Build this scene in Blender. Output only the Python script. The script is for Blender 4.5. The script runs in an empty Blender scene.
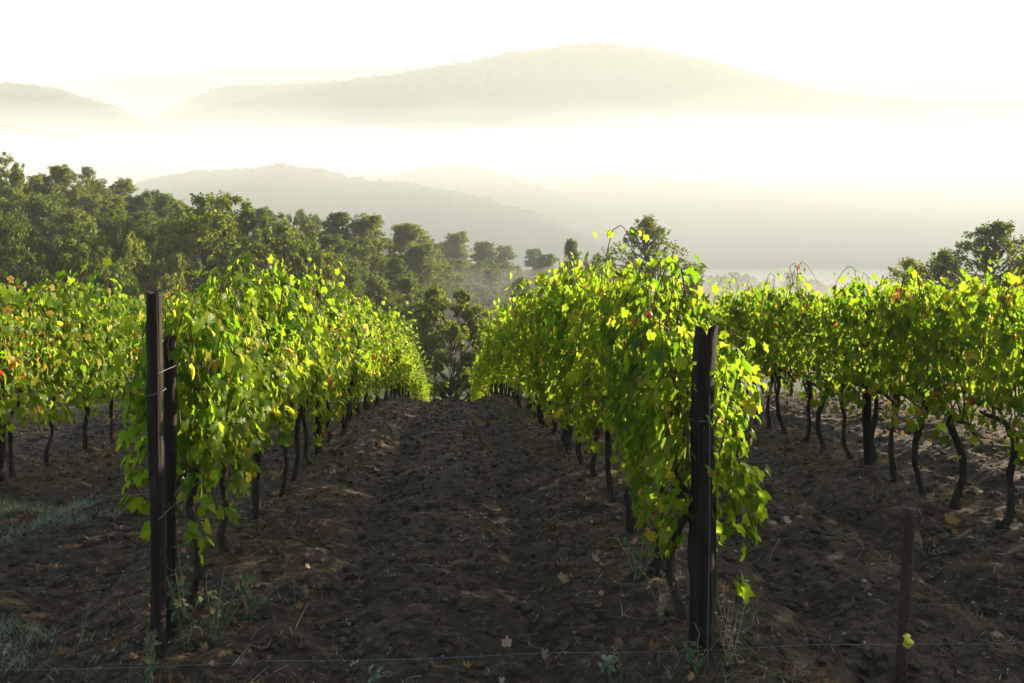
import bpy, math, random
import numpy as np
from mathutils import Vector

R = math.radians
sc = bpy.context.scene
COL = sc.collection

# ------------------------------------------------------------------ camera, sky, sun, exposure
F = 900.0                      # focal length in pixels at 1024 wide
HORIZON = 110.0                # picture row of the true horizon
YAW = math.atan(60.0 / F)      # the vine rows run along +Y, the camera looks a little to their right
cam_d = bpy.data.cameras.new('camera')
cam = bpy.data.objects.new('camera', cam_d); COL.objects.link(cam)
cam.location = (0, 0, 0)       # z = 0 is eye height
cam.rotation_euler = (R(90), 0, -YAW)
cam_d.sensor_width = 36.0
cam_d.lens = 36.0 * F / 1024.0
cam_d.shift_y = -(341.5 - HORIZON) / 1024.0
cam_d.clip_end = 6000.0
sc.camera = cam

SUN_EL, SUN_AZ = R(10.3), YAW + R(53.0)      # azimuth from +Y towards +X
SKY_STRENGTH, SUN_STRENGTH, EXPOSURE = 0.125, 5.0, 1.88
HAZE_DENSITY = 0.0004
world = bpy.data.worlds.new('World'); sc.world = world; world.use_nodes = True
wn = world.node_tree.nodes; wl = world.node_tree.links
bg = wn['Background']
sky = wn.new('ShaderNodeTexSky'); sky.sky_type = 'NISHITA'; sky.sun_disc = False
sky.sun_elevation = SUN_EL; sky.sun_rotation = SUN_AZ
sky.dust_density = 2.0; sky.ozone_density = 1.0; sky.air_density = 1.0
wl.new(sky.outputs[0], bg.inputs['Color']); bg.inputs['Strength'].default_value = SKY_STRENGTH
sun_d = bpy.data.lights.new('sun', 'SUN'); sun_d.energy = SUN_STRENGTH; sun_d.angle = R(0.6)
sun_d.color = (1.0, 0.89, 0.72)
sun = bpy.data.objects.new('sun', sun_d); COL.objects.link(sun)
sdir = Vector((math.sin(SUN_AZ) * math.cos(SUN_EL), math.cos(SUN_AZ) * math.cos(SUN_EL), math.sin(SUN_EL)))
sun.rotation_euler = sdir.to_track_quat('Z', 'Y').to_euler()
sun.location = sdir * 50
sc.view_settings.view_transform = 'Standard'; sc.view_settings.look = 'None'
sc.view_settings.exposure = EXPOSURE; sc.view_settings.gamma = 1.0
sc.render.engine = 'CYCLES'
cy = sc.cycles
cy.use_denoising = True
cy.max_bounces = 12; cy.diffuse_bounces = 6; cy.glossy_bounces = 2; cy.transmission_bounces = 4
cy.volume_bounces = 9; cy.transparent_max_bounces = 8
cy.sample_clamp_indirect = 6.0
cy.caustics_reflective = False; cy.caustics_refractive = False

# ------------------------------------------------------------------ helpers
def hash2(ix, iy, seed):
    h = (ix.astype(np.int64) * 374761393 + iy.astype(np.int64) * 668265263 + seed * 1442695041) & 0xFFFFFFFF
    h = ((h ^ (h >> 13)) * 1274126177) & 0xFFFFFFFF
    h = h ^ (h >> 16)
    return (h & 0xFFFF) / 65535.0

def vnoise(x, y, seed=0):
    x = np.asarray(x, float); y = np.asarray(y, float)
    ix = np.floor(x); iy = np.floor(y); fx = x - ix; fy = y - iy
    fx = fx * fx * (3 - 2 * fx); fy = fy * fy * (3 - 2 * fy)
    a = hash2(ix, iy, seed); b = hash2(ix + 1, iy, seed); c = hash2(ix, iy + 1, seed); d = hash2(ix + 1, iy + 1, seed)
    return (a + (b - a) * fx) * (1 - fy) + (c + (d - c) * fx) * fy

def fbm(x, y, seed=0, octs=4):
    s = 0; amp = .5
    for k in range(octs):
        s = s + amp * (vnoise(np.asarray(x) * 2 ** k, np.asarray(y) * 2 ** k, seed + k) - .5); amp *= .5
    return s

def smooth(a, b, x):
    t = np.clip((np.asarray(x, float) - a) / (b - a), 0, 1)
    return t * t * (3 - 2 * t)

_ys = np.arange(-200, 2000, .25)
_sl = np.interp(_ys, [-50, 0, 6, 9, 14, 20, 27, 40, 55, 80, 130, 220, 320, 500], [.12, .14, .15, .22, .26, .29, .34, .40, .38, .22, .17, .12, .04, 0])
_dr = np.cumsum(_sl) * .25
_dr = _dr - np.interp(0, _ys, _dr) + 2.2

ROWS = {'leftmost': -4.24, 'left': -1.49, 'right': 1.29, 'rightmost': 4.02, 'beyond': 6.75}

def ground(x, y):
    """Height of the ground (eye height is zero)."""
    x = np.asarray(x, float); y = np.asarray(y, float)
    z = -np.interp(y, _ys, _dr)
    z = z + 16 * smooth(30, -55, x) * smooth(42, 105, y) * (1 - smooth(170, 330, y))     # wooded spur
    z = z + 1.0 * smooth(14, 34, x) * smooth(30, 55, y) * (1 - smooth(80, 140, y))
    near = 1 - smooth(30, 60, y)
    rr = np.min([np.abs(x - v) for v in ROWS.values()], axis=0)
    z = z + near * (.07 * (1 - smooth(0, .75, rr)) - .03 * np.exp(-((rr - .85) / .2) ** 2))
    z = z + near * (.12 * fbm(x * .6, y * .6, 3, 3) + .075 * fbm(x * 3.1, y * 3.1, 9, 3) + .085 * fbm(x * 7, y * 7, 21, 2) + .05 * fbm(x * 16, y * 16, 33, 1))
    z = z - near * .05 * np.exp(-((rr - .82) / .16) ** 2)
    return z

def gz(x, y): return float(ground(np.array([x]), np.array([y]))[0])

CY_, SY_ = math.cos(YAW), math.sin(YAW)
def at(u, depth):
    """World x, y of a place seen in picture column u at a distance along the view."""
    r = (u - 512) / F * depth
    return (r * CY_ + depth * SY_, -r * SY_ + depth * CY_)
def height_at(v, depth): return -(v - HORIZON) / F * depth

class MB:
    """Collects vertices, faces and per-vertex attributes; builds ONE mesh."""
    def __init__(self): self.v = []; self.f = []; self.n = 0; self.a = {}
    def add(self, verts, faces, **attrs):
        verts = np.asarray(verts, float).reshape(-1, 3)
        self.v.append(verts)
        for f in faces: self.f.append([int(i) + self.n for i in f])
        for k in set(self.a) | set(attrs):
            if k not in self.a: self.a[k] = [np.zeros(self.n)]
            val = attrs.get(k, 0.0)
            self.a[k].append(np.broadcast_to(np.asarray(val, float), (len(verts),)).copy())
        self.n += len(verts)
    def tris(self, verts, tri, **attrs):
        self.add(verts, tri.tolist(), **attrs)
    def tube(self, pts, radii, sides=7, cap=True, rough=0.0, rng=None, **attrs):
        pts = np.asarray(pts, float); m = len(pts); radii = np.broadcast_to(np.asarray(radii, float), (m,))
        tan = np.gradient(pts, axis=0); tan /= np.linalg.norm(tan, axis=1)[:, None] + 1e-9
        ref = np.array([0, 0, 1.0]) if abs(tan[:, 2]).mean() < .8 else np.array([0, 1.0, 0])
        u = np.cross(tan, ref); u /= np.linalg.norm(u, axis=1)[:, None] + 1e-9; w = np.cross(tan, u)
        ang = np.linspace(0, 2 * math.pi, sides, endpoint=False)
        rr = radii[:, None] * np.ones((m, sides))
        if rough and rng is not None: rr = rr * (1 + rough * (rng.random((m, sides)) - .5) * 2)
        vv = pts[:, None, :] + rr[..., None] * (np.cos(ang)[None, :, None] * u[:, None, :] + np.sin(ang)[None, :, None] * w[:, None, :])
        fs = []
        for i in range(m - 1):
            for j in range(sides):
                k = (j + 1) % sides
                fs.append((i * sides + j, i * sides + k, (i + 1) * sides + k, (i + 1) * sides + j))
        if cap:
            fs.append(tuple(range(sides))[::-1]); fs.append(tuple((m - 1) * sides + j for j in range(sides)))
        self.add(vv.reshape(-1, 3), fs, **attrs)
    def mesh(self, name, mat, shade=True):
        me = bpy.data.meshes.new(name)
        V = np.concatenate(self.v) if self.v else np.zeros((0, 3))
        me.from_pydata(V.tolist(), [], self.f)
        for k, arr in self.a.items():
            at_ = me.attributes.new(k, 'FLOAT', 'POINT'); at_.data.foreach_set('value', np.concatenate(arr).astype(np.float32))
        if shade: me.polygons.foreach_set('use_smooth', [True] * len(me.polygons))
        if mat: me.materials.append(mat)
        me.update(); return me

def link(name, data, parent=None):
    o = bpy.data.objects.new(name, data); COL.objects.link(o)
    if parent is not None: o.parent = parent
    return o
def tag(o, label=None, cat=None, group=None, kind=None):
    if label: o['label'] = label
    if cat: o['category'] = cat
    if group: o['group'] = group
    if kind: o['kind'] = kind
    return o

# ------------------------------------------------------------------ materials
def new_mat(name):
    m = bpy.data.materials.new(name); m.use_nodes = True
    nt = m.node_tree; nt.nodes.clear()
    out = nt.nodes.new('ShaderNodeOutputMaterial')
    return m, nt, out
def ramp(nt, stops, interp='LINEAR'):
    r = nt.nodes.new('ShaderNodeValToRGB'); r.color_ramp.interpolation = interp
    e = r.color_ramp.elements
    while len(e) < len(stops): e.new(0.5)
    for k, (p, c) in enumerate(stops): e[k].position = p; e[k].color = (*c, 1)
    return r
def math_node(nt, op, a=None, b=None, va=None, vb=None):
    n = nt.nodes.new('ShaderNodeMath'); n.operation = op
    if a is not None: nt.links.new(a, n.inputs[0])
    elif va is not None: n.inputs[0].default_value = va
    if b is not None: nt.links.new(b, n.inputs[1])
    elif vb is not None: n.inputs[1].default_value = vb
    return n.outputs[0]
def noise(nt, scale, detail=4, rough=.55, coords=None):
    n = nt.nodes.new('ShaderNodeTexNoise'); n.inputs['Scale'].default_value = scale
    n.inputs['Detail'].default_value = detail; n.inputs['Roughness'].default_value = rough
    if coords is not None: nt.links.new(coords, n.inputs['Vector'])
    return n

def leaf_material(name, base_stops, trans_stops, trans=.5, rough=.42, vary=.12, vein=.0, spec=.03, mottle=.0):
    m, nt, out = new_mat(name); L = nt.links.new
    at_ = nt.nodes.new('ShaderNodeAttribute'); at_.attribute_name = 'tint'
    oi = nt.nodes.new('ShaderNodeObjectInfo')
    sh = math_node(nt, 'MULTIPLY_ADD', oi.outputs['Random'], None, vb=vary); sh.node.inputs[2].default_value = -vary / 2
    t = math_node(nt, 'ADD', at_.outputs['Fac'], sh)
    tc = nt.nodes.new('ShaderNodeTexCoord'); nz = noise(nt, 28, 3, .6, tc.outputs['Object'])
    mo = math_node(nt, 'MULTIPLY_ADD', nz.outputs['Fac'], None, vb=mottle); mo.node.inputs[2].default_value = -mottle / 2
    t = math_node(nt, 'ADD', t, mo)
    rb = ramp(nt, base_stops); rt = ramp(nt, trans_stops); L(t, rb.inputs[0]); L(t, rt.inputs[0])
    cb, ct = rb.outputs[0], rt.outputs[0]
    if vein:
        va = nt.nodes.new('ShaderNodeAttribute'); va.attribute_name = 'vein'
        vm = math_node(nt, 'POWER', va.outputs['Fac'], None, vb=6.0)
        vm = math_node(nt, 'MULTIPLY', vm, None, vb=vein)
        mx = nt.nodes.new('ShaderNodeMix'); mx.data_type = 'RGBA'
        L(vm, mx.inputs[0]); L(cb, mx.inputs[6]); mx.inputs[7].default_value = (.15, .19, .015, 1); cb = mx.outputs[2]
    df = nt.nodes.new('ShaderNodeBsdfDiffuse'); L(cb, df.inputs['Color'])
    gl = nt.nodes.new('ShaderNodeBsdfGlossy'); gl.inputs['Roughness'].default_value = rough; gl.inputs['Color'].default_value = (.9, .9, .8, 1)
    p = nt.nodes.new('ShaderNodeMixShader'); p.inputs[0].default_value = spec; L(df.outputs[0], p.inputs[1]); L(gl.outputs[0], p.inputs[2])
    tr = nt.nodes.new('ShaderNodeBsdfTranslucent'); L(ct, tr.inputs['Color'])
    ms = nt.nodes.new('ShaderNodeMixShader'); ms.inputs[0].default_value = trans
    L(p.outputs[0], ms.inputs[1]); L(tr.outputs[0], ms.inputs[2]); L(ms.outputs[0], out.inputs['Surface'])
    return m

M = {}
M['vine_leaf'] = leaf_material('vine_leaf',
    [(0, (.020, .050, .008)), (.42, (.075, .130, .008)), (.72, (.20, .215, .010)), (.86, (.28, .24, .02)), (.93, (.24, .15, .03)), (.985, (.18, .055, .018)), (1, (.22, .02, .01))],
    [(0, (.12, .26, .008)), (.42, (.28, .40, .014)), (.72, (.35, .43, .02)), (.86, (.54, .46, .035)), (.93, (.60, .36, .05)), (.985, (.42, .12, .02)), (1, (.45, .03, .01))],
    trans=.55, rough=.33, vary=.14, vein=.4, spec=.011, mottle=.5)
M['oak_leaf'] = leaf_material('oak_leaf',
    [(0, (.016, .032, .009)), (.5, (.034, .062, .012)), (1, (.06, .090, .018))],
    [(0, (.07, .10, .010)), (.5, (.17, .23, .015)), (1, (.32, .34, .03))], trans=.45, rough=.6, vary=.7, spec=.015)
M['pine_needle'] = leaf_material('pine_needle',
    [(0, (.022, .042, .014)), (.5, (.040, .066, .018)), (1, (.07, .095, .025))],
    [(0, (.09, .14, .015)), (.5, (.18, .24, .025)), (1, (.32, .34, .04))], trans=.45, rough=.6, vary=.7, spec=.015)

def rough_mat(name, stops, scale=12, bump=.3, rough=.9, stretch=(1, 1, 1), spec=.2, dist=.02):
    m, nt, out = new_mat(name); L = nt.links.new
    tc = nt.nodes.new('ShaderNodeTexCoord'); mp = nt.nodes.new('ShaderNodeMapping'); mp.inputs['Scale'].default_value = stretch
    L(tc.outputs['Object'], mp.inputs[0])
    n = noise(nt, scale, 6, .65, mp.outputs[0])
    r = ramp(nt, stops); L(n.outputs['Fac'], r.inputs[0])
    p = nt.nodes.new('ShaderNodeBsdfPrincipled'); L(r.outputs[0], p.inputs['Base Color'])
    p.inputs['Roughness'].default_value = rough; p.inputs['Specular IOR Level'].default_value = spec
    b = nt.nodes.new('ShaderNodeBump'); b.inputs['Strength'].default_value = bump; b.inputs['Distance'].default_value = dist
    L(n.outputs['Fac'], b.inputs['Height']); L(b.outputs[0], p.inputs['Normal']); L(p.outputs[0], out.inputs['Surface'])
    return m
M['bark'] = rough_mat('vine_bark', [(.3, (.012, .009, .007)), (.6, (.045, .033, .024)), (.8, (.085, .065, .048))], 30, .8, .95, (1, 1, .25))
M['tree_bark'] = rough_mat('tree_bark', [(.3, (.03, .024, .018)), (.7, (.08, .065, .05))], 6, .6, .95, (1, 1, .3))
M['cane'] = rough_mat('cane_bark', [(.3, (.07, .035, .015)), (.7, (.14, .09, .03))], 40, .2, .7)
M['post_wood'] = rough_mat('weathered_post_wood', [(.35, (.006, .004, .003)), (.55, (.022, .015, .011)), (.8, (.055, .038, .028))], 26, 1.0, .92, (1, 1, .08))
M['grey_wood'] = rough_mat('grey_post_wood', [(.3, (.04, .034, .026)), (.7, (.11, .095, .075))], 22, .6, .92, (1, 1, .1))
M['wire'] = rough_mat('galvanised_wire', [(.3, (.06, .065, .07)), (.7, (.13, .135, .14))], 30, .1, .5, spec=.6)
M['rust'] = rough_mat('rusty_iron', [(.3, (.025, .014, .010)), (.7, (.075, .040, .026))], 40, .5, .85)
M['yellow_plastic'] = rough_mat('yellow_plastic', [(.3, (.52, .45, .02)), (.7, (.62, .55, .03))], 10, .05, .4, spec=.5)
M['red_fruit'] = rough_mat('red_fruit', [(.3, (.50, .03, .012)), (.7, (.62, .05, .015))], 10, .05, .35, spec=.5)
M['clod'] = rough_mat('soil_clod', [(.3, (.024, .016, .009)), (.7, (.085, .058, .033))], 25, .5, .95)
M['stone'] = rough_mat('pale_stone', [(.3, (.14, .13, .11)), (.7, (.34, .32, .28))], 20, .3, .85)

def tint_mat(name, stops, rough=.7, trans=.25):
    return leaf_material(name, stops, [(p, tuple(min(1, c * 2.0) for c in col)) for p, col in stops], trans, rough, .05, spec=.02)
M['dry_leaf'] = tint_mat('dry_leaf', [(0, (.07, .04, .022)), (.45, (.16, .085, .04)), (.7, (.26, .14, .05)), (.88, (.33, .25, .16)), (1, (.42, .38, .31))])
M['straw'] = tint_mat('dry_straw', [(0, (.09, .06, .03)), (.5, (.24, .18, .10)), (1, (.50, .42, .28))])
M['weed'] = tint_mat('weed_leaf', [(0, (.03, .05, .018)), (.5, (.055, .085, .035)), (.8, (.10, .13, .06)), (1, (.20, .16, .06))])
M['grey_grass'] = tint_mat('grey_green_grass', [(0, (.07, .10, .06)), (.5, (.14, .19, .115)), (1, (.26, .30, .18))])

def soil_material():
    m, nt, out = new_mat('vineyard_soil'); L = nt.links.new
    g = nt.nodes.new('ShaderNodeNewGeometry')
    n1 = noise(nt, .9, 5, .6, g.outputs['Position']); n2 = noise(nt, 14, 6, .7, g.outputs['Position']); n3 = noise(nt, 60, 4, .7, g.outputs['Position'])
    r1 = ramp(nt, [(.30, (.013, .008, .004)), (.48, (.040, .026, .0135)), (.62, (.080, .055, .030)), (.76, (.17, .125, .075))]); mxf = math_node(nt, 'MULTIPLY_ADD', n3.outputs['Fac'], None, vb=.55); mxf.node.inputs[2].default_value = -.275
    L(math_node(nt, 'ADD', n2.outputs['Fac'], mxf), r1.inputs[0])
    r2 = ramp(nt, [(.35, (.72, .66, .60)), (.65, (1.15, 1.1, 1.05))]); L(n1.outputs['Fac'], r2.inputs[0])
    mx = nt.nodes.new('ShaderNodeMix'); mx.data_type = 'RGBA'; mx.blend_type = 'MULTIPLY'; mx.inputs[0].default_value = 1
    L(r1.outputs[0], mx.inputs[6]); L(r2.outputs[0], mx.inputs[7])
    # beyond the vineyard the ground is grass and brush
    sep = nt.nodes.new('ShaderNodeSeparateXYZ'); L(g.outputs['Position'], sep.inputs[0])
    mr = nt.nodes.new('ShaderNodeMapRange'); L(sep.outputs['Y'], mr.inputs[0]); mr.inputs[1].default_value = 46; mr.inputs[2].default_value = 56
    mg = nt.nodes.new('ShaderNodeMix'); mg.data_type = 'RGBA'; L(mr.outputs[0], mg.inputs[0]); L(mx.outputs[2], mg.inputs[6])
    r3 = ramp(nt, [(.3, (.03, .04, .015)), (.7, (.07, .08, .03))]); L(n1.outputs['Fac'], r3.inputs[0]); L(r3.outputs[0], mg.inputs[7])
    p = nt.nodes.new('ShaderNodeBsdfPrincipled'); L(mg.outputs[2], p.inputs['Base Color'])
    p.inputs['Roughness'].default_value = .92; p.inputs['Specular IOR Level'].default_value = .2
    b1 = nt.nodes.new('ShaderNodeBump'); b1.inputs['Strength'].default_value = .9; b1.inputs['Distance'].default_value = .03; L(n2.outputs['Fac'], b1.inputs['Height'])
    b2 = nt.nodes.new('ShaderNodeBump'); b2.inputs['Strength'].default_value = .7; b2.inputs['Distance'].default_value = .008
    L(n3.outputs['Fac'], b2.inputs['Height']); L(b1.outputs[0], b2.inputs['Normal']); L(b2.outputs[0], p.inputs['Normal'])
    L(p.outputs[0], out.inputs['Surface'])
    return m
M['soil'] = soil_material()
M['wooded'] = rough_mat('wooded_slope', [(.3, (.025, .036, .014)), (.7, (.06, .075, .028))], .08, .5, .95, dist=3)

def volume_mat(name, density, color=(1, .985, .95), aniso=.45):
    m, nt, out = new_mat(name)
    v = nt.nodes.new('ShaderNodeVolumePrincipled'); v.inputs['Color'].default_value = (*color, 1)
    v.inputs['Density'].default_value = density; v.inputs['Anisotropy'].default_value = aniso
    nt.links.new(v.outputs[0], out.inputs['Volume'])
    try: m.cycles.homogeneous_volume = True
    except Exception: pass
    return m

# ------------------------------------------------------------------ ground sheet
def axis(parts):
    out = []
    for a, b, s in parts: out.append(np.arange(a, b, s))
    return np.unique(np.round(np.concatenate(out), 4))
def grid_mesh(name, xs, ys, zf, mat):
    X, Y = np.meshgrid(xs, ys); Z = zf(X, Y)
    V = np.stack([X, Y, Z], -1).reshape(-1, 3); nx, ny = len(xs), len(ys)
    i = (np.arange(ny - 1)[:, None] * nx + np.arange(nx - 1)[None, :]).ravel()
    Fq = np.stack([i, i + 1, i + nx + 1, i + nx], -1)
    me = bpy.data.meshes.new(name)
    me.vertices.add(len(V)); me.vertices.foreach_set('co', V.ravel().astype(np.float32))
    me.loops.add(Fq.size); me.loops.foreach_set('vertex_index', Fq.ravel().astype(np.int32))
    me.polygons.add(len(Fq)); me.polygons.foreach_set('loop_start', np.arange(0, Fq.size, 4, dtype=np.int32))
    me.polygons.foreach_set('loop_total', np.full(len(Fq), 4, np.int32))
    me.update(calc_edges=True); me.polygons.foreach_set('use_smooth', [True] * len(Fq))
    me.materials.append(mat); return me
gx = axis([(-1100, -200, 60), (-200, -40, 8), (-40, -10, 1.5), (-10, -5, .12), (-5, 8, .04), (8, 14, .2), (14, 60, 2), (60, 220, 10), (220, 1101, 60)])
gy = axis([(-60, 0, 4), (0, 3, .3), (3, 8, .035), (8, 16, .07), (16, 32, .2), (32, 60, .8), (60, 220, 4), (220, 1801, 40)])
tag(link('ground', grid_mesh('ground', gx, gy, ground, M['soil'])), kind='structure')

# ------------------------------------------------------------------ far hills and wooded ridges
def hill(name, depth, profile, thick, step, bump, seed, base=-66):
    """A wooded mound whose crest passes through the given (column, row) places at a distance."""
    us = np.array([p[0] for p in profile], float); hs = np.array([height_at(p[1], depth) for p in profile])
    x0 = at(us[0], depth)[0]; x1 = at(us[-1], depth)[0]
    pad = thick * 1.2
    xs = np.arange(x0 - pad, x1 + pad, step); ts = np.linspace(-1, 1, 61)
    cx = np.array([at(u, depth)[0] for u in us])
    top = np.interp(xs, cx, hs, left=base, right=base)
    k = max(1, int(pad * .35 / step)); ker = np.hanning(2 * k + 1); ker /= ker.sum()
    tp = np.pad(top, k, mode='edge'); sm = np.convolve(tp, ker, mode='valid')
    inside = smooth(x0 - pad * .2, x0 + pad * .5, xs) * (1 - smooth(x1 - pad * .5, x1 + pad * .2, xs))
    top = np.where((xs > x0) & (xs < x1), top * inside + sm * (1 - inside), sm)
    yc = depth * CY_ - (xs - depth * SY_) * SY_
    X = np.repeat(xs[None, :], len(ts), 0); T = np.repeat(ts[:, None], len(xs), 1)
    Y = yc[None, :] + T * thick
    prof = (np.cos(T * math.pi) * .5 + .5) ** .8
    Z = base + (top[None, :] - base) * prof
    Z = Z + bump * ((vnoise(X / (bump * 1.1), Y / (bump * 1.1), seed) ** 2 * 1.1 + vnoise(X / (bump * .55), Y / (bump * .55), seed + 9) ** 3 * .9) + fbm(X / (bump * 6), Y / (bump * 6), seed + 5, 3) * 1.4) * (prof > .02)
    V = np.stack([X, Y, Z], -1).reshape(-1, 3); nx, ny = len(xs), len(ts)
    i = (np.arange(ny - 1)[:, None] * nx + np.arange(nx - 1)[None, :]).ravel()
    Fq = np.stack([i, i + 1, i + nx + 1, i + nx], -1)
    me = bpy.data.meshes.new(name); me.from_pydata(V.tolist(), [], Fq.tolist())
    me.polygons.foreach_set('use_smooth', [True] * len(Fq)); me.materials.append(M['wooded'])
    return tag(link(name, me), kind='structure')
hill('hill', 1000, [(150, 112), (200, 97), (225, 89), (280, 87), (340, 83), (400, 75), (450, 66), (520, 54), (580, 46), (620, 46), (680, 55), (730, 70), (800, 91), (860, 99), (950, 102), (1040, 104), (1110, 112)], 190, 1.7, 3.6, 11)
hill('hill', 780, [(-120, 88), (-40, 84), (0, 84), (40, 88), (75, 96), (105, 105), (150, 122)], 110, 2.0, 2.8, 17)
hill('hill', 1480, [(20, 95), (60, 84), (150, 78), (230, 70), (300, 68), (350, 68), (430, 66), (500, 72), (560, 90)], 120, 4, 4, 23)
hill('hill', 1480, [(690, 96), (760, 84), (860, 78), (960, 72), (1060, 70), (1130, 82)], 120, 4, 4, 29)
hill('ridge_hill', 330, [(90, 207), (140, 184), (195, 172), (240, 173), (275, 168), (320, 171), (350, 180), (400, 185), (470, 197), (540, 217), (600, 245), (650, 270)], 60, .8, 1.5, 31)
hill('ridge_hill', 430, [(500, 222), (545, 196), (600, 180), (650, 179), (700, 187), (800, 201), (900, 216), (990, 236), (1060, 250)], 70, 1.2, 2.6, 37)
hill('ridge_hill', 390, [(340, 190), (380, 178), (420, 170), (450, 168), (490, 174), (540, 188), (600, 214), (640, 240)], 50, 1.0, 1.6, 43)
hill('ridge_hill', 640, [(800, 160), (850, 150), (920, 148), (1000, 150), (1080, 152), (1150, 165)], 60, 2.0, 2.4, 41)

# ------------------------------------------------------------------ haze and the fog lying in the valley
def box_mesh(name, lo, hi, mat):
    v = [(x, y, z) for z in (lo[2], hi[2]) for y in (lo[1], hi[1]) for x in (lo[0], hi[0])]
    f = [(0, 2, 3, 1), (4, 5, 7, 6), (0, 1, 5, 4), (1, 3, 7, 5), (3, 2, 6, 7), (2, 0, 4, 6)]
    me = bpy.data.meshes.new(name); me.from_pydata(v, [], f); me.materials.append(mat); return me
haze_mat = volume_mat('haze_air', HAZE_DENSITY, (.80, .805, .75), 0)
tag(link('haze', box_mesh('haze', (-1120, -62, -72), (1120, 1820, 82), haze_mat)), kind='stuff')

def fog_bank(top_pts, density, amp, seed, y0=105, y1=1500, white=(.94, .918, .85)):
    xs = np.linspace(-900, 1050, 66); ys = np.unique(np.concatenate([np.arange(y0, min(500, y1), 14), np.linspace(500, y1, 40) if y1 > 500 else [y1]]))
    X, Y = np.meshgrid(xs, ys)
    dep = X * SY_ + Y * CY_
    Z = np.interp(dep, [p[0] for p in top_pts], [p[1] for p in top_pts]) + amp * fbm(X / 130 + 3, Y / 90, seed, 3) * np.clip(dep / 400, .5, 2)
    bot = -70.5; Z = np.maximum(Z, bot + 1.0)
    nx, ny = len(xs), len(ys)
    V = np.concatenate([np.stack([X, Y, Z], -1).reshape(-1, 3), np.stack([X, Y, np.full_like(Z, bot)], -1).reshape(-1, 3)])
    f = []; N = nx * ny
    for j in range(ny - 1):
        for i in range(nx - 1):
            a = j * nx + i; f.append((a, a + 1, a + nx + 1, a + nx)); f.append((N + a, N + a + nx, N + a + nx + 1, N + a + 1))
    for i in range(nx - 1):
        f.append((N + i, N + i + 1, i + 1, i)); b = (ny - 1) * nx + i; f.append((b, b + 1, N + b + 1, N + b))
    for j in range(ny - 1):
        a = j * nx; f.append((a, a + nx, N + a + nx, N + a)); b = j * nx + nx - 1; f.append((N + b, N + b + nx, b + nx, b))
    me = bpy.data.meshes.new('valley_fog'); me.from_pydata(V.tolist(), [], f)
    me.materials.append(volume_mat('valley_fog', density, white, .1))
    return tag(link('valley_fog', me), kind='stuff')
fog_bank([(85, -24), (110, -14), (200, -4), (400, 20), (700, 70), (760, 78), (1500, 78)], .0011, 5, 47, y0=85, white=(.58, .605, .585))
fog_bank([(80, -27), (100, -21), (130, -23), (160, -30), (200, -42)], .0042, 8, 45, y0=80, y1=190)
FAR = [(160, -48), (200, -42), (240, -29), (280, -11), (340, -11), (430, -19), (620, -16), (800, -10), (1000, -4), (1500, -2)]
for lift, dens_, sd_ in ((22, .0007, 63), (14, .0009, 71), (6, .0012, 79), (-1, .0022, 83)):      # the fog thins upwards, so it is built as nested banks
    fog_bank([(d, z + lift * min(1, max(.25, (d - 150) / 700))) for d, z in FAR], dens_, 30, sd_, y0=150)
fog_bank([(100, -50), (200, -46), (225, -36), (255, -20), (320, -15), (400, -20), (480, -24), (620, -22), (800, -14), (1000, -9), (1500, -8)], .006, 16, 51)
fog_bank([(100, -56), (200, -54), (330, -46), (480, -40), (620, -30), (800, -19), (1000, -13), (1500, -11)], .010, 16, 57)

# ------------------------------------------------------------------ leaves
def outline_vine():
    ang = np.radians([0, 6, 13, 19, 27, 36, 42, 51, 58, 66, 80, 90, 100, 111, 122, 135, 150, 168])
    rad = np.array([1.0, .86, .88, .74, .60, .72, .71, .90, .77, .76, .57, .66, .63, .70, .58, .57, .44, .20])
    v = np.array([1, .1, .2, 0, 0, .1, .1, 1, .1, .1, 0, .1, .2, .9, .1, 0, 0, 0])
    x = np.sin(ang) * rad; y = np.cos(ang) * rad
    xx = np.concatenate([x, -x[1:][::-1]]); yy = np.concatenate([y, y[1:][::-1]]); vv = np.concatenate([v, v[1:][::-1]])
    P = np.concatenate([[[0, .12]], np.stack([xx, yy], -1)]); n = len(xx)
    tri = np.array([[0, 1 + i, 1 + (i + 1) % n] for i in range(n)])
    return P, tri, np.concatenate([[1.0], vv])
VINE_P, VINE_T, VINE_V = outline_vine()
SPRIG_P = np.array([[0, 0], [.34, .34], [.16, .42], [.30, .78], [.05, .70], [0, 1.0], [-.18, .66], [-.36, .62], [-.2, .36], [-.33, .18]])
SPRIG_T = np.array([[0, 1, 2], [2, 3, 4], [4, 5, 6], [6, 7, 8], [8, 9, 0], [0, 2, 8], [2, 4, 8], [4, 6, 8]])
NEEDLE_P = np.array([[0, 0], [.10, .05], [.42, .72], [.06, .35], [.05, 1.0], [-.06, .4], [-.40, .8], [-.1, .08]])
NEEDLE_T = np.array([[0, 1, 2], [0, 2, 3], [0, 3, 4], [0, 4, 5], [0, 5, 6], [0, 6, 7]])
OVAL_P = np.array([[0, 0], [.2, .25], [.24, .5], [.14, .8], [0, 1.0], [-.14, .8], [-.24, .5], [-.2, .25]])
OVAL_T = np.array([[0, 1, 7], [1, 2, 6], [1, 6, 7], [2, 3, 5], [2, 5, 6], [3, 4, 5]])

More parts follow.
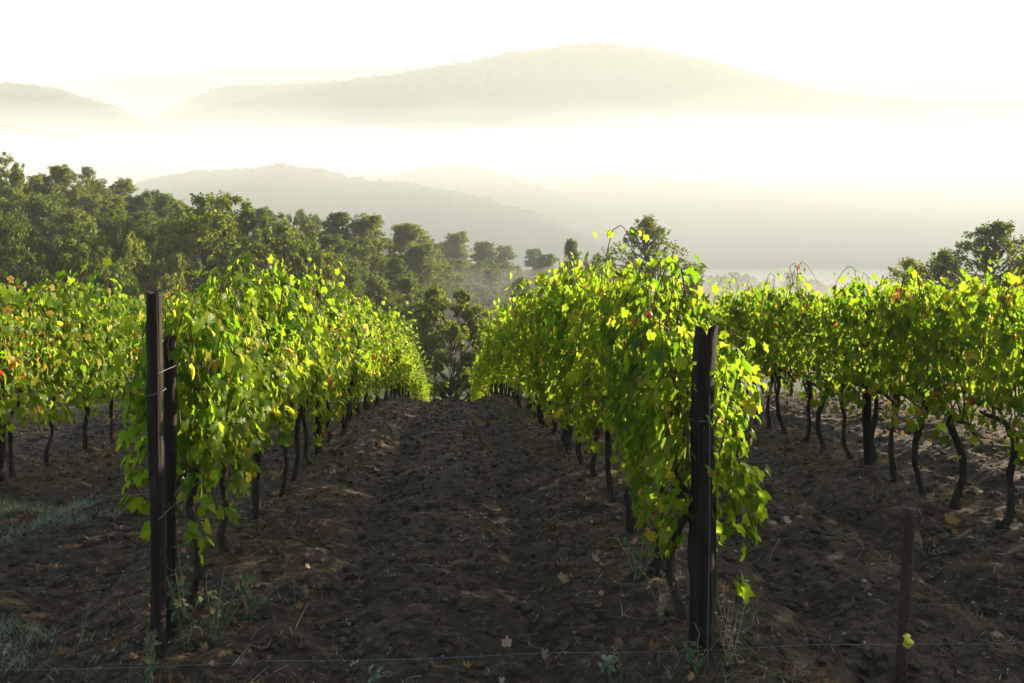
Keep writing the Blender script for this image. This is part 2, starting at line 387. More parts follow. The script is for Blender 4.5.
def unit(a): return a / (np.linalg.norm(a, axis=-1, keepdims=True) + 1e-9)
def leaves(mb, pos, nrm, tip, size, tint, rng, P, T, vein=None, droop=.3, fold=.3):
    nrm = unit(nrm); tip = unit(tip - nrm * (tip * nrm).sum(-1, keepdims=True)); side = np.cross(tip, nrm)
    n = len(pos); lx = P[None, :, 0] * np.ones((n, 1)); ly = P[None, :, 1] * np.ones((n, 1))
    lx = lx * rng.uniform(.85, 1.15, (n, 1))
    r2 = lx ** 2 + ly ** 2
    lz = -droop * rng.uniform(.2, 1.6, (n, 1)) * r2 + fold * rng.uniform(-.3, 1.2, (n, 1)) * np.abs(lx) + .06 * (rng.random((n, len(P))) - .5)
    W = pos[:, None, :] + size[:, None, None] * (lx[..., None] * side[:, None, :] + ly[..., None] * tip[:, None, :] + lz[..., None] * nrm[:, None, :])
    tri = (T[None] + (np.arange(n) * len(P))[:, None, None]).reshape(-1, 3)
    at_ = dict(tint=np.repeat(tint, len(P)))
    if vein is not None: at_['vein'] = np.tile(vein, n)
    mb.tris(W.reshape(-1, 3), tri, **at_)

# ------------------------------------------------------------------ grapevines
def vine_proto(seed, low=.58, dens=1.0, top=1.70, half=.47):
    rng = np.random.default_rng(seed)
    tb = MB(); zs = np.array([-.12, .0, .1, .25, .42, .58, .70, .78])
    wx = np.cumsum(rng.normal(0, .030, len(zs))); wy = np.cumsum(rng.normal(0, .028, len(zs)))
    pts = np.stack([wx - wx[1], wy - wy[1], zs], -1)
    rad = np.array([.042, .037, .030, .027, .026, .028, .032, .026]) * rng.uniform(.7, 1.0)
    tb.tube(pts, rad, 9, rough=.30, rng=rng)
    for s in (-1, 1):                                                  # the two arms along the wire
        k = np.linspace(0, 1, 6)
        arm = pts[-2] + np.stack([rng.normal(0, .012, 6), s * half * .95 * k, .05 + .05 * np.sin(k * 3) + rng.normal(0, .01, 6)], -1)
        tb.tube(arm, np.linspace(.022, .011, 6), 7, rough=.15, rng=rng)
    trunk = tb.mesh('trunk', M['bark'])
    cb = MB(); fb = MB()
    n_sh = 11; P = []; N = []; Tp = []; S = []
    for k in range(n_sh):
        y0 = -half + 2 * half * (k + rng.uniform(.1, .9)) / n_sh; zt = top + rng.normal(.0, .11) + (.22 if rng.random() < .02 else 0)
        m = 9; t = np.linspace(0, 1, m)
        lean = rng.normal(0, .13); ly = rng.normal(0, .10)
        px = pts[-2][0] + lean * t + rng.normal(0, .015, m); py = y0 + ly * t + rng.normal(0, .015, m); pz = .80 + (zt - .80) * t
        if rng.random() < .5:                                           # a shoot that falls over and hangs down outside
            s = rng.choice([-1, 1]); t2 = np.linspace(0, 1, 6)
            drop = rng.uniform(.2, .75)
            px = np.concatenate([px, px[-1] + s * (.06 + .15 * t2)]); py = np.concatenate([py, py[-1] + rng.normal(0, .12) * t2]); pz = np.concatenate([pz, pz[-1] + .04 - drop * t2 ** 1.6])
        sh = np.stack([px, py, pz], -1)
        cb.tube(sh, np.linspace(.006, .0028, len(sh)), 5, cap=False)
        L_ = np.concatenate([[0], np.cumsum(np.linalg.norm(np.diff(sh, axis=0), axis=1))])
        q = np.arange(.08, L_[-1], .040 / dens)
        c = np.stack([np.interp(q, L_, sh[:, a]) for a in range(3)], -1)
        sd = np.where(np.arange(len(q)) % 2 == 0, 1, -1) * np.where(rng.random(len(q)) < .85, 1, -1)
        c = c + np.stack([sd * rng.uniform(.04, .17, len(q)), rng.normal(0, .05, len(q)), rng.normal(-.02, .03, len(q))], -1)
        tilt = rng.uniform(.05, 1.1, len(q)); az = rng.normal(0, .55, len(q))
        nn = np.stack([sd * np.cos(tilt) * np.cos(az), np.cos(tilt) * np.sin(az), np.sin(tilt)], -1)
        tp = np.stack([sd * rng.uniform(.1, .7, len(q)), rng.normal(0, .45, len(q)), -np.ones(len(q))], -1)
        sz = .049 * np.clip(rng.lognormal(0, .3, len(q)), .45, 1.7) * np.interp(q / L_[-1], [0, .75, 1], [1.1, .95, .5])
        P.append(c); N.append(nn); Tp.append(tp); S.append(sz)
    # leaves of the side shoots: the outer walls of the canopy
    n = int(860 * dens); z = low + (top - low) * rng.random(n) ** .85; sd = rng.choice([-1, 1], n)
    y = rng.uniform(-half - .08, half + .08, n)
    hole = vnoise(y * 4 + seed * 7, z * 4, seed) * .7 + vnoise(y * 9, z * 9 + seed, seed + 1) * .3
    keep = (hole > .33) & ((z > low + .3) | (vnoise(y * 5, sd * 3.0 + z * 0, seed + 2) > .42))
    y, z, sd = y[keep], z[keep], sd[keep]; n = len(y)
    wid = np.interp(z, [low, .9, 1.4, top], [.20, .27, .27, .17]) + .10 * (vnoise(y * 3.3, z * 3.3 + sd * 11, seed + 3) - .5)
    x = sd * wid * (1 - .45 * rng.random(n) ** 2)
    tilt = rng.uniform(-.1, 1.0, n); az = rng.normal(0, .5, n)
    P.append(np.stack([x, y, z], -1)); N.append(np.stack([sd * np.cos(tilt) * np.cos(az), np.cos(tilt) * np.sin(az), np.sin(tilt)], -1))
    Tp.append(np.stack([sd * rng.uniform(.0, .6, n), rng.normal(0, .4, n), -np.ones(n)], -1)); S.append(.047 * np.clip(rng.lognormal(0, .32, n), .45, 1.75))
    P, N, Tp, S = np.concatenate(P), np.concatenate(N), np.concatenate(Tp), np.concatenate(S)
    ok = P[:, 2] > low - .02; P, N, Tp, S = P[ok], N[ok], Tp[ok], S[ok]; n = len(P)
    tint = np.clip(rng.normal(.41, .19, n) + .18 * (vnoise(P[:, 1] * 3, P[:, 2] * 3, seed + 9) - .5) + .10 * (1.1 - P[:, 2]), 0.02, .84)
    odd = rng.random(n); tint = np.where(odd > .94, rng.uniform(.84, .93, n), tint); tint = np.where(odd > .986, rng.uniform(.93, .98, n), tint); tint = np.where(odd > .9988, .99, tint)
    leaves(fb, P, N, Tp, S, tint, rng, VINE_P, VINE_T, VINE_V, droop=.45, fold=.35)
    return trunk, cb.mesh('canes', M['cane']), fb.mesh('foliage', M['vine_leaf'])

PROTOS = [vine_proto(100 + k, low=.42, dens=1.0) for k in range(7)]
THIN_PROTOS = [vine_proto(180 + k, low=.60, dens=.62) for k in range(5)]
LOW_PROTOS = [vine_proto(150 + k, low=.44, dens=1.2) for k in range(3)]
ORD = 'first second third fourth fifth sixth seventh eighth ninth tenth eleventh twelfth thirteenth fourteenth fifteenth sixteenth seventeenth eighteenth nineteenth twentieth'.split()
rnd = random.Random(5)
def grapevine(x, y, proto, label, group, flip, scale=1.0):
    root = link('grapevine', None); root.location = (x, y, gz(x, y)); root.empty_display_size = .2
    root.rotation_euler = (0, rnd.gauss(0, .02), (math.pi if flip else 0) + rnd.gauss(0, .08)); s = scale * rnd.uniform(.92, 1.08)
    root.scale = (s * rnd.uniform(.9, 1.12), 1.0, s)
    tag(root, label, 'grapevine', group)
    for nm, me in zip(('trunk', 'canes', 'foliage'), proto): link(nm, me, root)
def vine_row(key, y0, y1, step, near_text, far_text, group, n_named=14, low_first=0, scale=1.0):
    y = y0; k = 0
    while y < y1:
        x = ROWS[key] + rnd.gauss(0, .025)
        pr = LOW_PROTOS[k % 3] if k < low_first or key == 'beyond' else rnd.choice(THIN_PROTOS if key in ('rightmost', 'beyond') else PROTOS)  # the beyond row gets low, dense foliage to keep sun patches off the soil
        lab = near_text.format(ORD[k]) if k < n_named else far_text
        grapevine(x, y + rnd.gauss(0, .04), pr, lab, group, rnd.random() < .5, scale)
        y += step * (1 if y < 25 else 1.12); k += 1
vine_row('left', 5.45, 46, .80, 'sunlit yellow-green grapevine, {} behind the tall square post',
         'sunlit grapevine merging into the distant end of the row behind the square post', 'grapevines in the row behind the square post', 14, 3, .99)
vine_row('right', 4.95, 46, .80, 'shady green grapevine, {} behind the thick notched post',
         'shady grapevine merging into the distant end of the row behind the notched post', 'grapevines in the row behind the notched post', 14, 2, 1.04)
vine_row('leftmost', 7.3, 34, .84, 'green grapevine, {} from the picture edge in the row west of the square post',
         'small grapevine in the distant end of the row west of the square post', 'grapevines in the row west of the square post', 14, 0, 1.06)
vine_row('rightmost', 5.3, 34, .53, 'green and yellow grapevine, {} from the picture edge in the row above the thin stake',
         'small grapevine in the distant end of the row above the thin stake', 'grapevines in the row above the thin stake', 18, 0, .97)
vine_row('beyond', 6.6, 26, .84, 'grapevine, {} in the row behind the thin stake row, extended unseen for shade',
         'dim distant grapevine in the row glimpsed behind the thin stake row', 'grapevines in the row glimpsed behind the stake row', 8)  # its nearest vines stand out of view, added to shade the soil

# ------------------------------------------------------------------ posts
def log_post(mb, base, top, r0, r1, rng, sides=18, n=30, square=False, rough=.085, notch=0.0):
    base, top = np.array(base, float), np.array(top, float)
    t = np.linspace(0, 1, n); ax = base + (top - base) * t[:, None]
    ax = ax + np.stack([fbm(t * 5, t * 0 + 1, int(rng.integers(99)), 3) * r0 * (.5 if square else 1.0), fbm(t * 5, t * 0 + 5, int(rng.integers(99)), 3) * r0 * .6, t * 0], -1)
    if square: sides = 16
    ang = np.linspace(0, 2 * math.pi, sides, endpoint=False) + (math.pi / 16 if square else 0)
    shape = 1 / np.maximum(np.abs(np.cos(ang)), np.abs(np.sin(ang))) if square else 1 + .10 * np.sin(ang * 3 + 1) + .06 * np.sin(ang * 5)
    if square: shape = np.minimum(shape, 1.30)
    rr = (r0 + (r1 - r0) * t)[:, None] * shape[None] * (1 + rough * (rng.random((n, sides)) - .5) * 1.2 + .22 * (vnoise(t[:, None] * 4 + 0 * ang, ang[None] * 1.9 + 0 * t[:, None], int(rng.integers(99))) - .5))
    V = ax[:, None, :] + np.stack([np.cos(ang)[None] * rr, np.sin(ang)[None] * rr, np.zeros_like(rr)], -1)
    V[-1, :, 2] += rng.normal(0, .006, sides) - notch * np.exp(-((np.sin(ang) * 0 + np.cos(ang)) / .38) ** 2)
    V[-2, :, 2] -= .4 * notch * np.exp(-(np.cos(ang) / .38) ** 2)
    fs = [(i * sides + j, i * sides + (j + 1) % sides, (i + 1) * sides + (j + 1) % sides, (i + 1) * sides + j) for i in range(n - 1) for j in range(sides)]
    mb.add(V.reshape(-1, 3), fs)
    c = V[-1].mean(0) - np.array([0, 0, notch * .75 + .004]); ring = V[-1]
    mb.add(np.concatenate([[c], ring]), [(0, 1 + j, 1 + (j + 1) % sides) for j in range(sides)])
def wraps(mb, c, r, zs, rng):
    for z in zs:
        a = np.linspace(0, 2 * math.pi, 19); sl = rng.normal(0, .01)
        mb.tube(np.stack([c[0] + r * np.cos(a), c[1] + r * np.sin(a), z + sl * np.cos(a)], -1), .0022, 5, cap=False)
prng = np.random.default_rng(8)
def post(name, u_b, u_t, v_t, depth, r0, r1, mat, label, square=False, notch=0.0, wrap=(), group=None, cat='post'):
    bx, by = at(u_b, depth); tx, ty = at(u_t, depth); zb = gz(bx, by); zt = height_at(v_t, depth)
    root = link(name, None); root.location = (bx, by, zb); root.empty_display_size = .2
    mb = MB(); log_post(mb, (0, 0, -.25), (tx - bx, ty - by, zt - zb), r0, r1, prng, square=square, notch=notch)
    link('shaft', mb.mesh('post_shaft', M[mat], shade=not square), root)
    if wrap:
        wb = MB()
        for h in wrap: 
            q = h / (zt - zb); wraps(wb, ((tx - bx) * q, (ty - by) * q), (r0 + (r1 - r0) * q) * (1.2 if not square else 1.33), [h], prng)
        link('wire_wrap', wb.mesh('wire_wrap', M['wire']), root)
    return tag(root, label, cat, group)
post('vine_post', 161, 154.5, 292, 4.6, .036, .033, 'post_wood', 'tall dark square wooden post standing clear at the row end', square=True, wrap=(1.35,))
post('vine_post', 172, 169, 336, 4.85, .030, .028, 'post_wood', 'shorter dark post standing close behind the tall square post', square=True)
post('vine_post', 702, 705, 326, 4.62, .066, .056, 'post_wood', 'thick dark log post with a notched top under vine leaves', notch=.07, wrap=(1.18,))
post('vine_post', 713, 711.5, 440, 4.72, .020, .016, 'post_wood', 'thin bark-covered prop leaning against the thick notched post')
def row_post(key, y, h, label, mat='post_wood', r=.04):
    x = ROWS[key]; z = gz(x, y); root = link('vine_post', None); root.location = (x, y, z); root.empty_display_size = .2
    mb = MB(); log_post(mb, (0, 0, -.2), (prng.normal(0, .03), prng.normal(0, .03), h), r, r * .9, prng)
    link('shaft', mb.mesh('post_shaft', M[mat]), root)
    wb = MB(); wraps(wb, (0, 0), r * 1.2, [.78], prng); link('wire_wrap', wb.mesh('wire_wrap', M['wire']), root)
    tag(root, label, 'post', 'posts standing inside the vine rows')
row_post('leftmost', 8.75, 1.62, 'dark post inside the vine row near the picture edge beside the weeds', r=.05)
row_post('leftmost', 14.5, 1.8, 'slim post among the vines of the row west of the square post')
row_post('rightmost', 8.45, 1.48, 'weathered straight post among vine trunks, upslope from the thin stake', 'post_wood', .040)
row_post('rightmost', 13.6, 1.8, 'slim post among the vines of the row above the thin stake', 'grey_wood')
row_post('left', 10.2, 1.8, 'nearest slim post buried in leaves behind the tall square post')
row_post('right', 10.0, 1.8, 'nearest slim post buried in leaves behind the thick notched post')

# trellis wires along the rows
for key, txt, ya, yb in (('left', 'row behind the square post', 4.6, 44), ('right', 'row behind the notched post', 4.62, 44), ('leftmost', 'row west of the square post', 7, 34), ('rightmost', 'row above the thin stake', 5, 36)):
    for h, w in ((.82, 'low'), (1.55, 'high')):
        ys = np.arange(ya, yb, .6); xs = np.full_like(ys, ROWS[key] + .03)
        zz = np.array([-np.interp(y, _ys, _dr) for y in ys]) + h
        mb = MB(); mb.tube(np.stack([xs, ys, zz], -1), .0016, 5, cap=False)
        tag(link('trellis_wire', mb.mesh('trellis_wire', M['wire'])), f'{w} trellis wire running inside the leaves of the {txt}', 'wire', 'trellis wires')

# the thin stake with its yellow insulator, and the fence wire it carries
sx, sy = at(898, 4.55); tx, ty = at(910.5, 4.55); zb = gz(sx, sy); zt = height_at(509, 4.55)
stake = link('fence_stake', None); stake.location = (sx, sy, zb); stake.empty_display_size = .2
tag(stake, 'thin rusty fence stake leaning over bare soil with a yellow insulator', 'stake')
mb = MB(); n = 34; t = np.linspace(0, 1, n)
ax = np.array([0, 0, -.2]) + (np.array([tx - sx, ty - sy, zt - zb]) - np.array([0, 0, -.2])) * t[:, None]
mb.tube(ax, .0255 + .0015 * (np.arange(n) % 2), 12, rough=.04, rng=prng); link('shaft', mb.mesh('stake_shaft', M['rust']), stake)
zi = height_at(637, 4.55) - zb; q = (zi + .2) / (zt - zb + .2); ci = np.array([(tx - sx) * q, (ty - sy) * q, zi])
mb = MB()
mb.tube([ci + (.004, -.022, -.024), ci + (.004, -.03, -.02), ci + (.004, -.034, 0), ci + (.004, -.03, .022), ci + (.004, -.022, .027)], [.012, .021, .026, .021, .010], 12)
mb.tube([ci + (.004, -.02, 0), ci + (.022, -.055, -.002)], [.016, .012], 10)
ins = link('insulator', mb.mesh('insulator', M['yellow_plastic']), stake)
fw = MB(); us = np.linspace(-60, 1090, 60)
pts = []
for u in us:
    x, y = at(u, 4.42); v = np.interp(u, [-60, 160, 700, 903, 1090], [672, 664, 648, 642, 641]) + 2.5 * math.sin((u % 271) / 271 * math.pi)
    pts.append((x, y, height_at(v, 4.42)))
fw.tube(pts, .0011, 5, cap=False)
tag(link('fence_wire', fw.mesh('fence_wire', M['wire'])), 'thin fence wire strung low across the bare soil past the posts', 'wire')
aw = MB(); x0, y0 = at(709.5, 4.52); 
aw.tube([(x0, y0, height_at(395, 4.52)), (x0 + .002, y0, height_at(520, 4.52)), (at(707, 4.5)[0], y0 - .02, height_at(672, 4.5))], .0022, 5, cap=False)
tag(link('anchor_wire', aw.mesh('anchor_wire', M['wire'])), 'pale wire hanging straight down the face of the notched post', 'wire')
# the small red fruit hanging in the leaves
fx, fy = at(649, 4.75); fb_ = MB(); c = np.array([fx, fy, height_at(315, 4.75)])
fb_.tube([c + (0, 0, -.017), c + (0, 0, -.014), c + (0, 0, -.007), c, c + (0, 0, .007), c + (0, 0, .014), c + (0, 0, .017)], [.003, .010, .0165, .0185, .0165, .010, .003], 12)
fr = link('red_fruit', fb_.mesh('red_fruit', M['red_fruit'])); tag(fr, 'small round red fruit hanging among leaves near the notched post', 'fruit')
sb = MB(); sb.tube([c + (0, 0, .015), c + (.01, .03, .05), c + (.02, .1, .12)], .002, 5); link('stalk', sb.mesh('stalk', M['cane']), fr)
# two cables far out on the slope
for k, (va, vb) in enumerate(((118, 137), (124, 139))):
    pts = []
    for q in np.linspace(0, 1, 14):
        u = -60 + 135 * q; d = 260 + 60 * q; x, y = at(u, d); pts.append((x, y, height_at(va - 8 + (vb - va + 8) * q + 3 * math.sin(q * math.pi), d)))
    mb = MB(); mb.tube(pts, .06, 5, cap=False)
    tag(link('power_cable', mb.mesh('power_cable', M['rust'])), ['upper', 'lower'][k] + ' of two faint cables crossing the fog above the wooded slope', 'cable')

# ------------------------------------------------------------------ trees
def limb(rng, a, b, sag=.1, n=6, wob=.05):
    t = np.linspace(0, 1, n)[:, None]; a = np.array(a, float); b = np.array(b, float)
    p = a + (b - a) * t; L_ = np.linalg.norm(b - a)
    w = rng.normal(0, wob * L_, (n, 3)); w[0] = 0; w[-1] = 0
    p = p + w; p[:, 2] += sag * L_ * np.sin(t[:, 0] * math.pi); return p
def tree_proto(kind, seed):
    """A tree one unit tall (scaled when it is placed); returns trunk mesh, crown mesh, crown width."""
    rng = np.random.default_rng(seed); H = 10.0
    tb = MB(); cb = MB(); clumps = []
    top = np.array([rng.normal(0, .3), rng.normal(0, .3), H * {'broad': .72, 'airy': .95, 'pine': .95, 'cone': .96, 'bush': .6}[kind]])
    axis_ = limb(rng, (0, 0, -.6), top, 0, 9, .022)
    tb.tube(axis_, np.linspace(.26, .05, 9) * (1.0 if kind != 'bush' else .6), 8, rough=.08, rng=rng)
    def on_axis(z): return np.array([np.interp(z, axis_[:, 2], axis_[:, 0]), np.interp(z, axis_[:, 2], axis_[:, 1]), z])
    if kind in ('broad', 'bush'):
        W = 4.2 if kind == 'broad' else 4.4; zc = 5.7 if kind == 'broad' else 5.2; Hh = 4.2 if kind == 'broad' else 4.6
        for k in range(50):
            d = unit(rng.normal(0, 1, 3)); r = rng.uniform(.55, .93); lump = .82 + .30 * vnoise(d[0] * 2 + 5, d[2] * 2 + d[1], seed)
            c = np.array([0, 0, zc]) + d * r * lump * np.array([W, W, Hh])
            if c[2] < 1.4: c[2] = 1.4 + rng.random()
            clumps.append((c, rng.uniform(.55, 1.15) * (1.0 if kind == 'broad' else .85)))
        spread, per, size = .9, (620 if kind == 'broad' else 800), (.20 if kind == 'broad' else .22)
    elif kind == 'airy':
        for k in range(105):
            z = H * (.30 + .66 * rng.random() ** .7); w = 3.2 * np.interp(z / H, [.3, .62, .72, .80, .88, .94, .98], [1.0, 1.0, .95, .64, .40, .20, .06]); a = rng.uniform(0, 6.28)
            c = on_axis(z) + np.array([math.cos(a), math.sin(a), 0]) * w * rng.uniform(.3, 1.08)
            clumps.append((c, rng.uniform(.26, .50)))
        clumps += [(on_axis(z) + np.append(rng.normal(0, .1 + (H - z) * .12, 2), 0), rng.uniform(.20, .34)) for z in np.linspace(H * .72, H * .96, 9)]; spread, per, size = .8, 330, .15
    elif kind == 'pine':
        for k in range(70):
            z = H * rng.uniform(.24, .97) ; w = 2.7 * np.interp(z / H, [.24, .5, .75, .97], [.8, 1.0, .78, .14]); a = rng.uniform(0, 6.28)
            c = on_axis(z) + np.array([math.cos(a), math.sin(a), .1]) * w * rng.uniform(.3, 1.0)
            clumps.append((c, rng.uniform(.55, .95)))
        spread, per, size = .7, 380, .23
    if kind == 'pine': clumps += [(on_axis(z) + np.append(rng.normal(0, .35 + (H - z) * .16, 2), 0), rng.uniform(.42, .65)) for z in np.linspace(H * .72, H * .97, 11)]
    if kind == 'cone':
        for k in range(64):
            z = H * rng.uniform(.12, .97); w = 2.3 * np.interp(z / H, [.1, .3, .97], [.85, 1.0, .08]); a = rng.uniform(0, 6.28)
            c = on_axis(z) + np.array([math.cos(a), math.sin(a), -.1]) * w * rng.uniform(.5, 1.0)
            clumps.append((c, rng.uniform(.45, .8)))
        spread, per, size = .7, 340, .22
    for c, r in clumps:
        h = math.hypot(c[0], c[1]); z0 = np.clip(c[2] - h * {'broad': .9, 'bush': .9, 'airy': .6, 'pine': .25, 'cone': .1}[kind] - .4, H * .10, top[2] * .97)
        tb.tube(limb(rng, on_axis(z0), c, .05), np.linspace(.075, .015, 6), 5, cap=False)
        m = int(per * r * r / .7); ns = 9; sd_ = unit(rng.normal(0, 1, (ns, 3))); sr = rng.uniform(.2, .5, ns)     # ragged tufts, not one ball
        sub = sd_ * rng.uniform(.35, 1.05, (ns, 1)) * r * np.array([1.2, 1.2, spread]); w_ = rng.integers(0, ns, m)
        d = unit(rng.normal(0, 1, (m, 3))); rad = rng.random(m) ** .7
        p = c + sub[w_] + d * (rad * r * sr[w_])[:, None] * np.array([1.1, 1.1, spread * .8 + .2])
        nn = unit(d * .7 + rng.normal(0, .6, (m, 3)) + np.array([0, 0, .5]))
        tp = d + rng.normal(0, .6, (m, 3)) + np.array([0, 0, -.3 if kind != 'pine' else .5])
        sz = size * rng.uniform(.6, 1.35, m)
        ti = np.clip(rng.normal(.5, .2, m) + .25 * (rng.random() - .5), 0, 1)
        Pp, Tt = (NEEDLE_P, NEEDLE_T) if kind in ('pine',) else (SPRIG_P, SPRIG_T)
        leaves(cb, p, nn, tp, sz, ti, rng, Pp, Tt, droop=.2, fold=.2)
    allc = np.array([c for c, r in clumps]); width = (np.ptp(allc[:, 0]) + np.ptp(allc[:, 1])) / 2 + 1.4
    ztop = max(c[2] + r * spread for c, r in clumps)
    mat = M['pine_needle'] if kind in ('pine', 'cone') else M['oak_leaf']
    return tb.mesh('trunk', M['tree_bark']), cb.mesh('crown', mat), width, ztop
TREES = {k: [tree_proto(k, 300 + 17 * i + 5 * len(k)) for i in range(n)] for k, n in (('broad', 3), ('pine', 3), ('airy', 3), ('cone', 2), ('bush', 2))}
trnd = random.Random(11)
KINDNAME = {'broad': 'broadleaf_tree', 'pine': 'pine_tree', 'airy': 'young_oak_tree', 'cone': 'conifer_tree', 'bush': 'bushy_tree'}
CAT = {'broad': 'tree', 'pine': 'pine tree', 'airy': 'tree', 'cone': 'conifer', 'bush': 'tree'}
def tree(u, v, depth, wpx, kind, label, group=None, pick=None):
    x, y = at(u, depth); zb = gz(x, y) - .1; zt = height_at(v, depth); h = max(2.5, zt - zb)
    pr = TREES[kind][trnd.randrange(len(TREES[kind])) if pick is None else pick]
    sz = h / pr[3]; sw = 1.2 * wpx / F * depth / pr[2]
    sw = min(max(sw, sz * .55), sz * {'broad': 1.25, 'bush': 1.25, 'airy': 1.6, 'pine': 1.15, 'cone': 1.3}[kind])
    root = link(KINDNAME[kind], None); root.location = (x, y, zb); root.rotation_euler = (0, 0, trnd.uniform(0, 6.28)); root.scale = (sw, sw, sz)
    root.empty_display_size = 1
    tag(root, label, CAT[kind], group)
    link('trunk', pr[0], root); link('crown', pr[1], root)

G1 = 'trees of the dark wood on the slope'; G2 = 'sunlit trees high on the slope'; G3 = 'misty pines beyond the vine rows'; G4 = 'faint trees at the fog edge'
tree(196, 190, 66, 128, 'broad', 'largest dark rounded tree, its crown highest of the near wood', G1, 0)
tree(247, 203, 74, 66, 'broad', 'dark rounded tree tucked against the largest dark tree', G1, 1)
tree(286, 212, 70, 88, 'broad', 'dark olive tree between the largest dark tree and the misty pines', G1, 2)
for u, v, d, w in ((16, 208, 60, 80), (62, 217, 60, 78), (112, 216, 62, 74), (150, 232, 58, 60), (318, 250, 66, 60), (90, 238, 54, 70), (30, 240, 52, 80), (240, 250, 56, 80), (-30, 205, 60, 80)):
    tree(u, v, d, w, 'broad', 'dark broadleaf tree in the shaded lower edge of the wood', G1)
tree(14, 153, 92, 46, 'broad', 'tall rounded tree rising highest at the top corner of the wood', G2, 2)
tree(58, 164, 100, 46, 'pine', 'slim pine standing beside the tall corner tree', G2, 0)
tree(84, 165, 112, 46, 'airy', 'thin loose-crowned tree sticking up from the sunlit slope', G2)
for u, v, d, w in ((38, 174, 100, 46), (72, 177, 108, 40), (102, 179, 114, 42), (124, 178, 116, 40), (143, 187, 112, 40), (160, 192, 118, 40), (20, 188, 84, 60), (52, 193, 86, 50), (86, 194, 90, 50), (118, 196, 92, 52), (-14, 170, 92, 46), (178, 200, 116, 44), (215, 205, 120, 40), (262, 207, 120, 40), (300, 210, 124, 40)):
    tree(u, v, d, w, 'pine' if trnd.random() < .6 else 'broad', 'sunlit green tree in the hazy upper wood', G2)
    tree(u + trnd.uniform(8, 22), v + trnd.uniform(8, 18), d - 6, w, trnd.choice(('pine', 'cone', 'broad')), 'sunlit green tree in the hazy upper wood', G2)
tree(375, 213, 112, 64, 'pine', 'broad-topped pine standing tallest of the misty pines', G3, 0)
tree(457, 231, 148, 40, 'pine', 'pointed pine above the bushy tree at the aisle end', G3, 1)
tree(571, 239, 116, 32, 'cone', 'slim darker conifer poking above the leaves of the shady row', G3, 1)
for u, v, d, w in ((340, 216, 110, 58), (404, 226, 118, 52), (328, 238, 92, 60), (425, 240, 138, 44), (438, 246, 150, 40), (480, 244, 154, 44), (505, 250, 160, 44), (528, 252, 168, 42), (548, 258, 150, 46), (594, 258, 130, 34), (352, 262, 94, 64), (396, 262, 102, 56), (436, 264, 122, 50), (486, 272, 128, 56), (522, 282, 116, 50), (560, 276, 112, 46), (374, 280, 86, 60), (616, 268, 140, 36), (500, 262, 140, 44), (466, 262, 136, 44), (408, 282, 88, 56)):
    tree(u, v - 4, d, w * 1.25, ('pine', 'pine', 'broad', 'cone')[trnd.randrange(4)], 'pale misty tree in the hazy stand beyond the vine rows', G3)
    tree(u + trnd.uniform(-20, 20), v + trnd.uniform(8, 20), d - 5, w, ('pine', 'broad', 'airy', 'cone')[trnd.randrange(4)], 'pale misty tree in the hazy stand beyond the vine rows', G3)
tree(450, 284, 50, 88, 'bush', 'brown-green bushy tree filling the end of the dirt aisle', None, 0)
tree(412, 312, 56, 50, 'bush', 'small bush beside the bushy tree at the aisle end', None, 1)
tree(484, 318, 55, 46, 'bush', 'low shady bush between the bushy tree and the shady row', None, 1)
tree(657, 214, 92, 110, 'airy', 'lone open-crowned tree rising above the shady vine row against fog', None, 2)
tree(692, 264, 66, 44, 'airy', 'small wispy treetop just east of the lone open-crowned tree', None, 1)
tree(1000, 219, 66, 130, 'airy', 'large dark broad tree rising above the vines at the picture edge', None, 1)
tree(1044, 226, 62, 80, 'broad', 'dark tree cut by the picture edge behind the large broad tree', None, 0)
tree(954, 248, 68, 100, 'airy', 'dark leafy tree between the large broad tree and the wispy one', None, 2)
tree(909, 256, 76, 90, 'airy', 'pale wispy tree at the western end of the small clump above vines', None, 1)
tree(884, 288, 80, 26, 'airy', 'faint low treetop beside the pale wispy tree', None, 2)
for u, v, d, w in ((702, 284, 200, 30), (724, 281, 215, 30), (742, 278, 225, 28), (766, 284, 215, 30), (788, 279, 225, 28), (808, 285, 230, 30), (828, 291, 235, 30), (848, 294, 235, 30), (866, 297, 240, 28), (640, 276, 190, 30), (672, 280, 195, 30)):
    tree(u, v - 7, d - 25, w * 1.15, 'pine' if trnd.random() < .5 else 'broad', 'faint pale tree at the fog edge above the stake row', G4)

# ------------------------------------------------------------------ litter, clods, weeds
lr = np.random.default_rng(77)
def scatter(n, y0=3.2, y1=30, xs=(-7.5, 8.5), power=1.6):
    y = y0 + (y1 - y0) * lr.random(n) ** power; x = lr.uniform(xs[0], xs[1], n); return x, y
def rowdist(x): return np.min([np.abs(x - v) for v in ROWS.values()], axis=0)
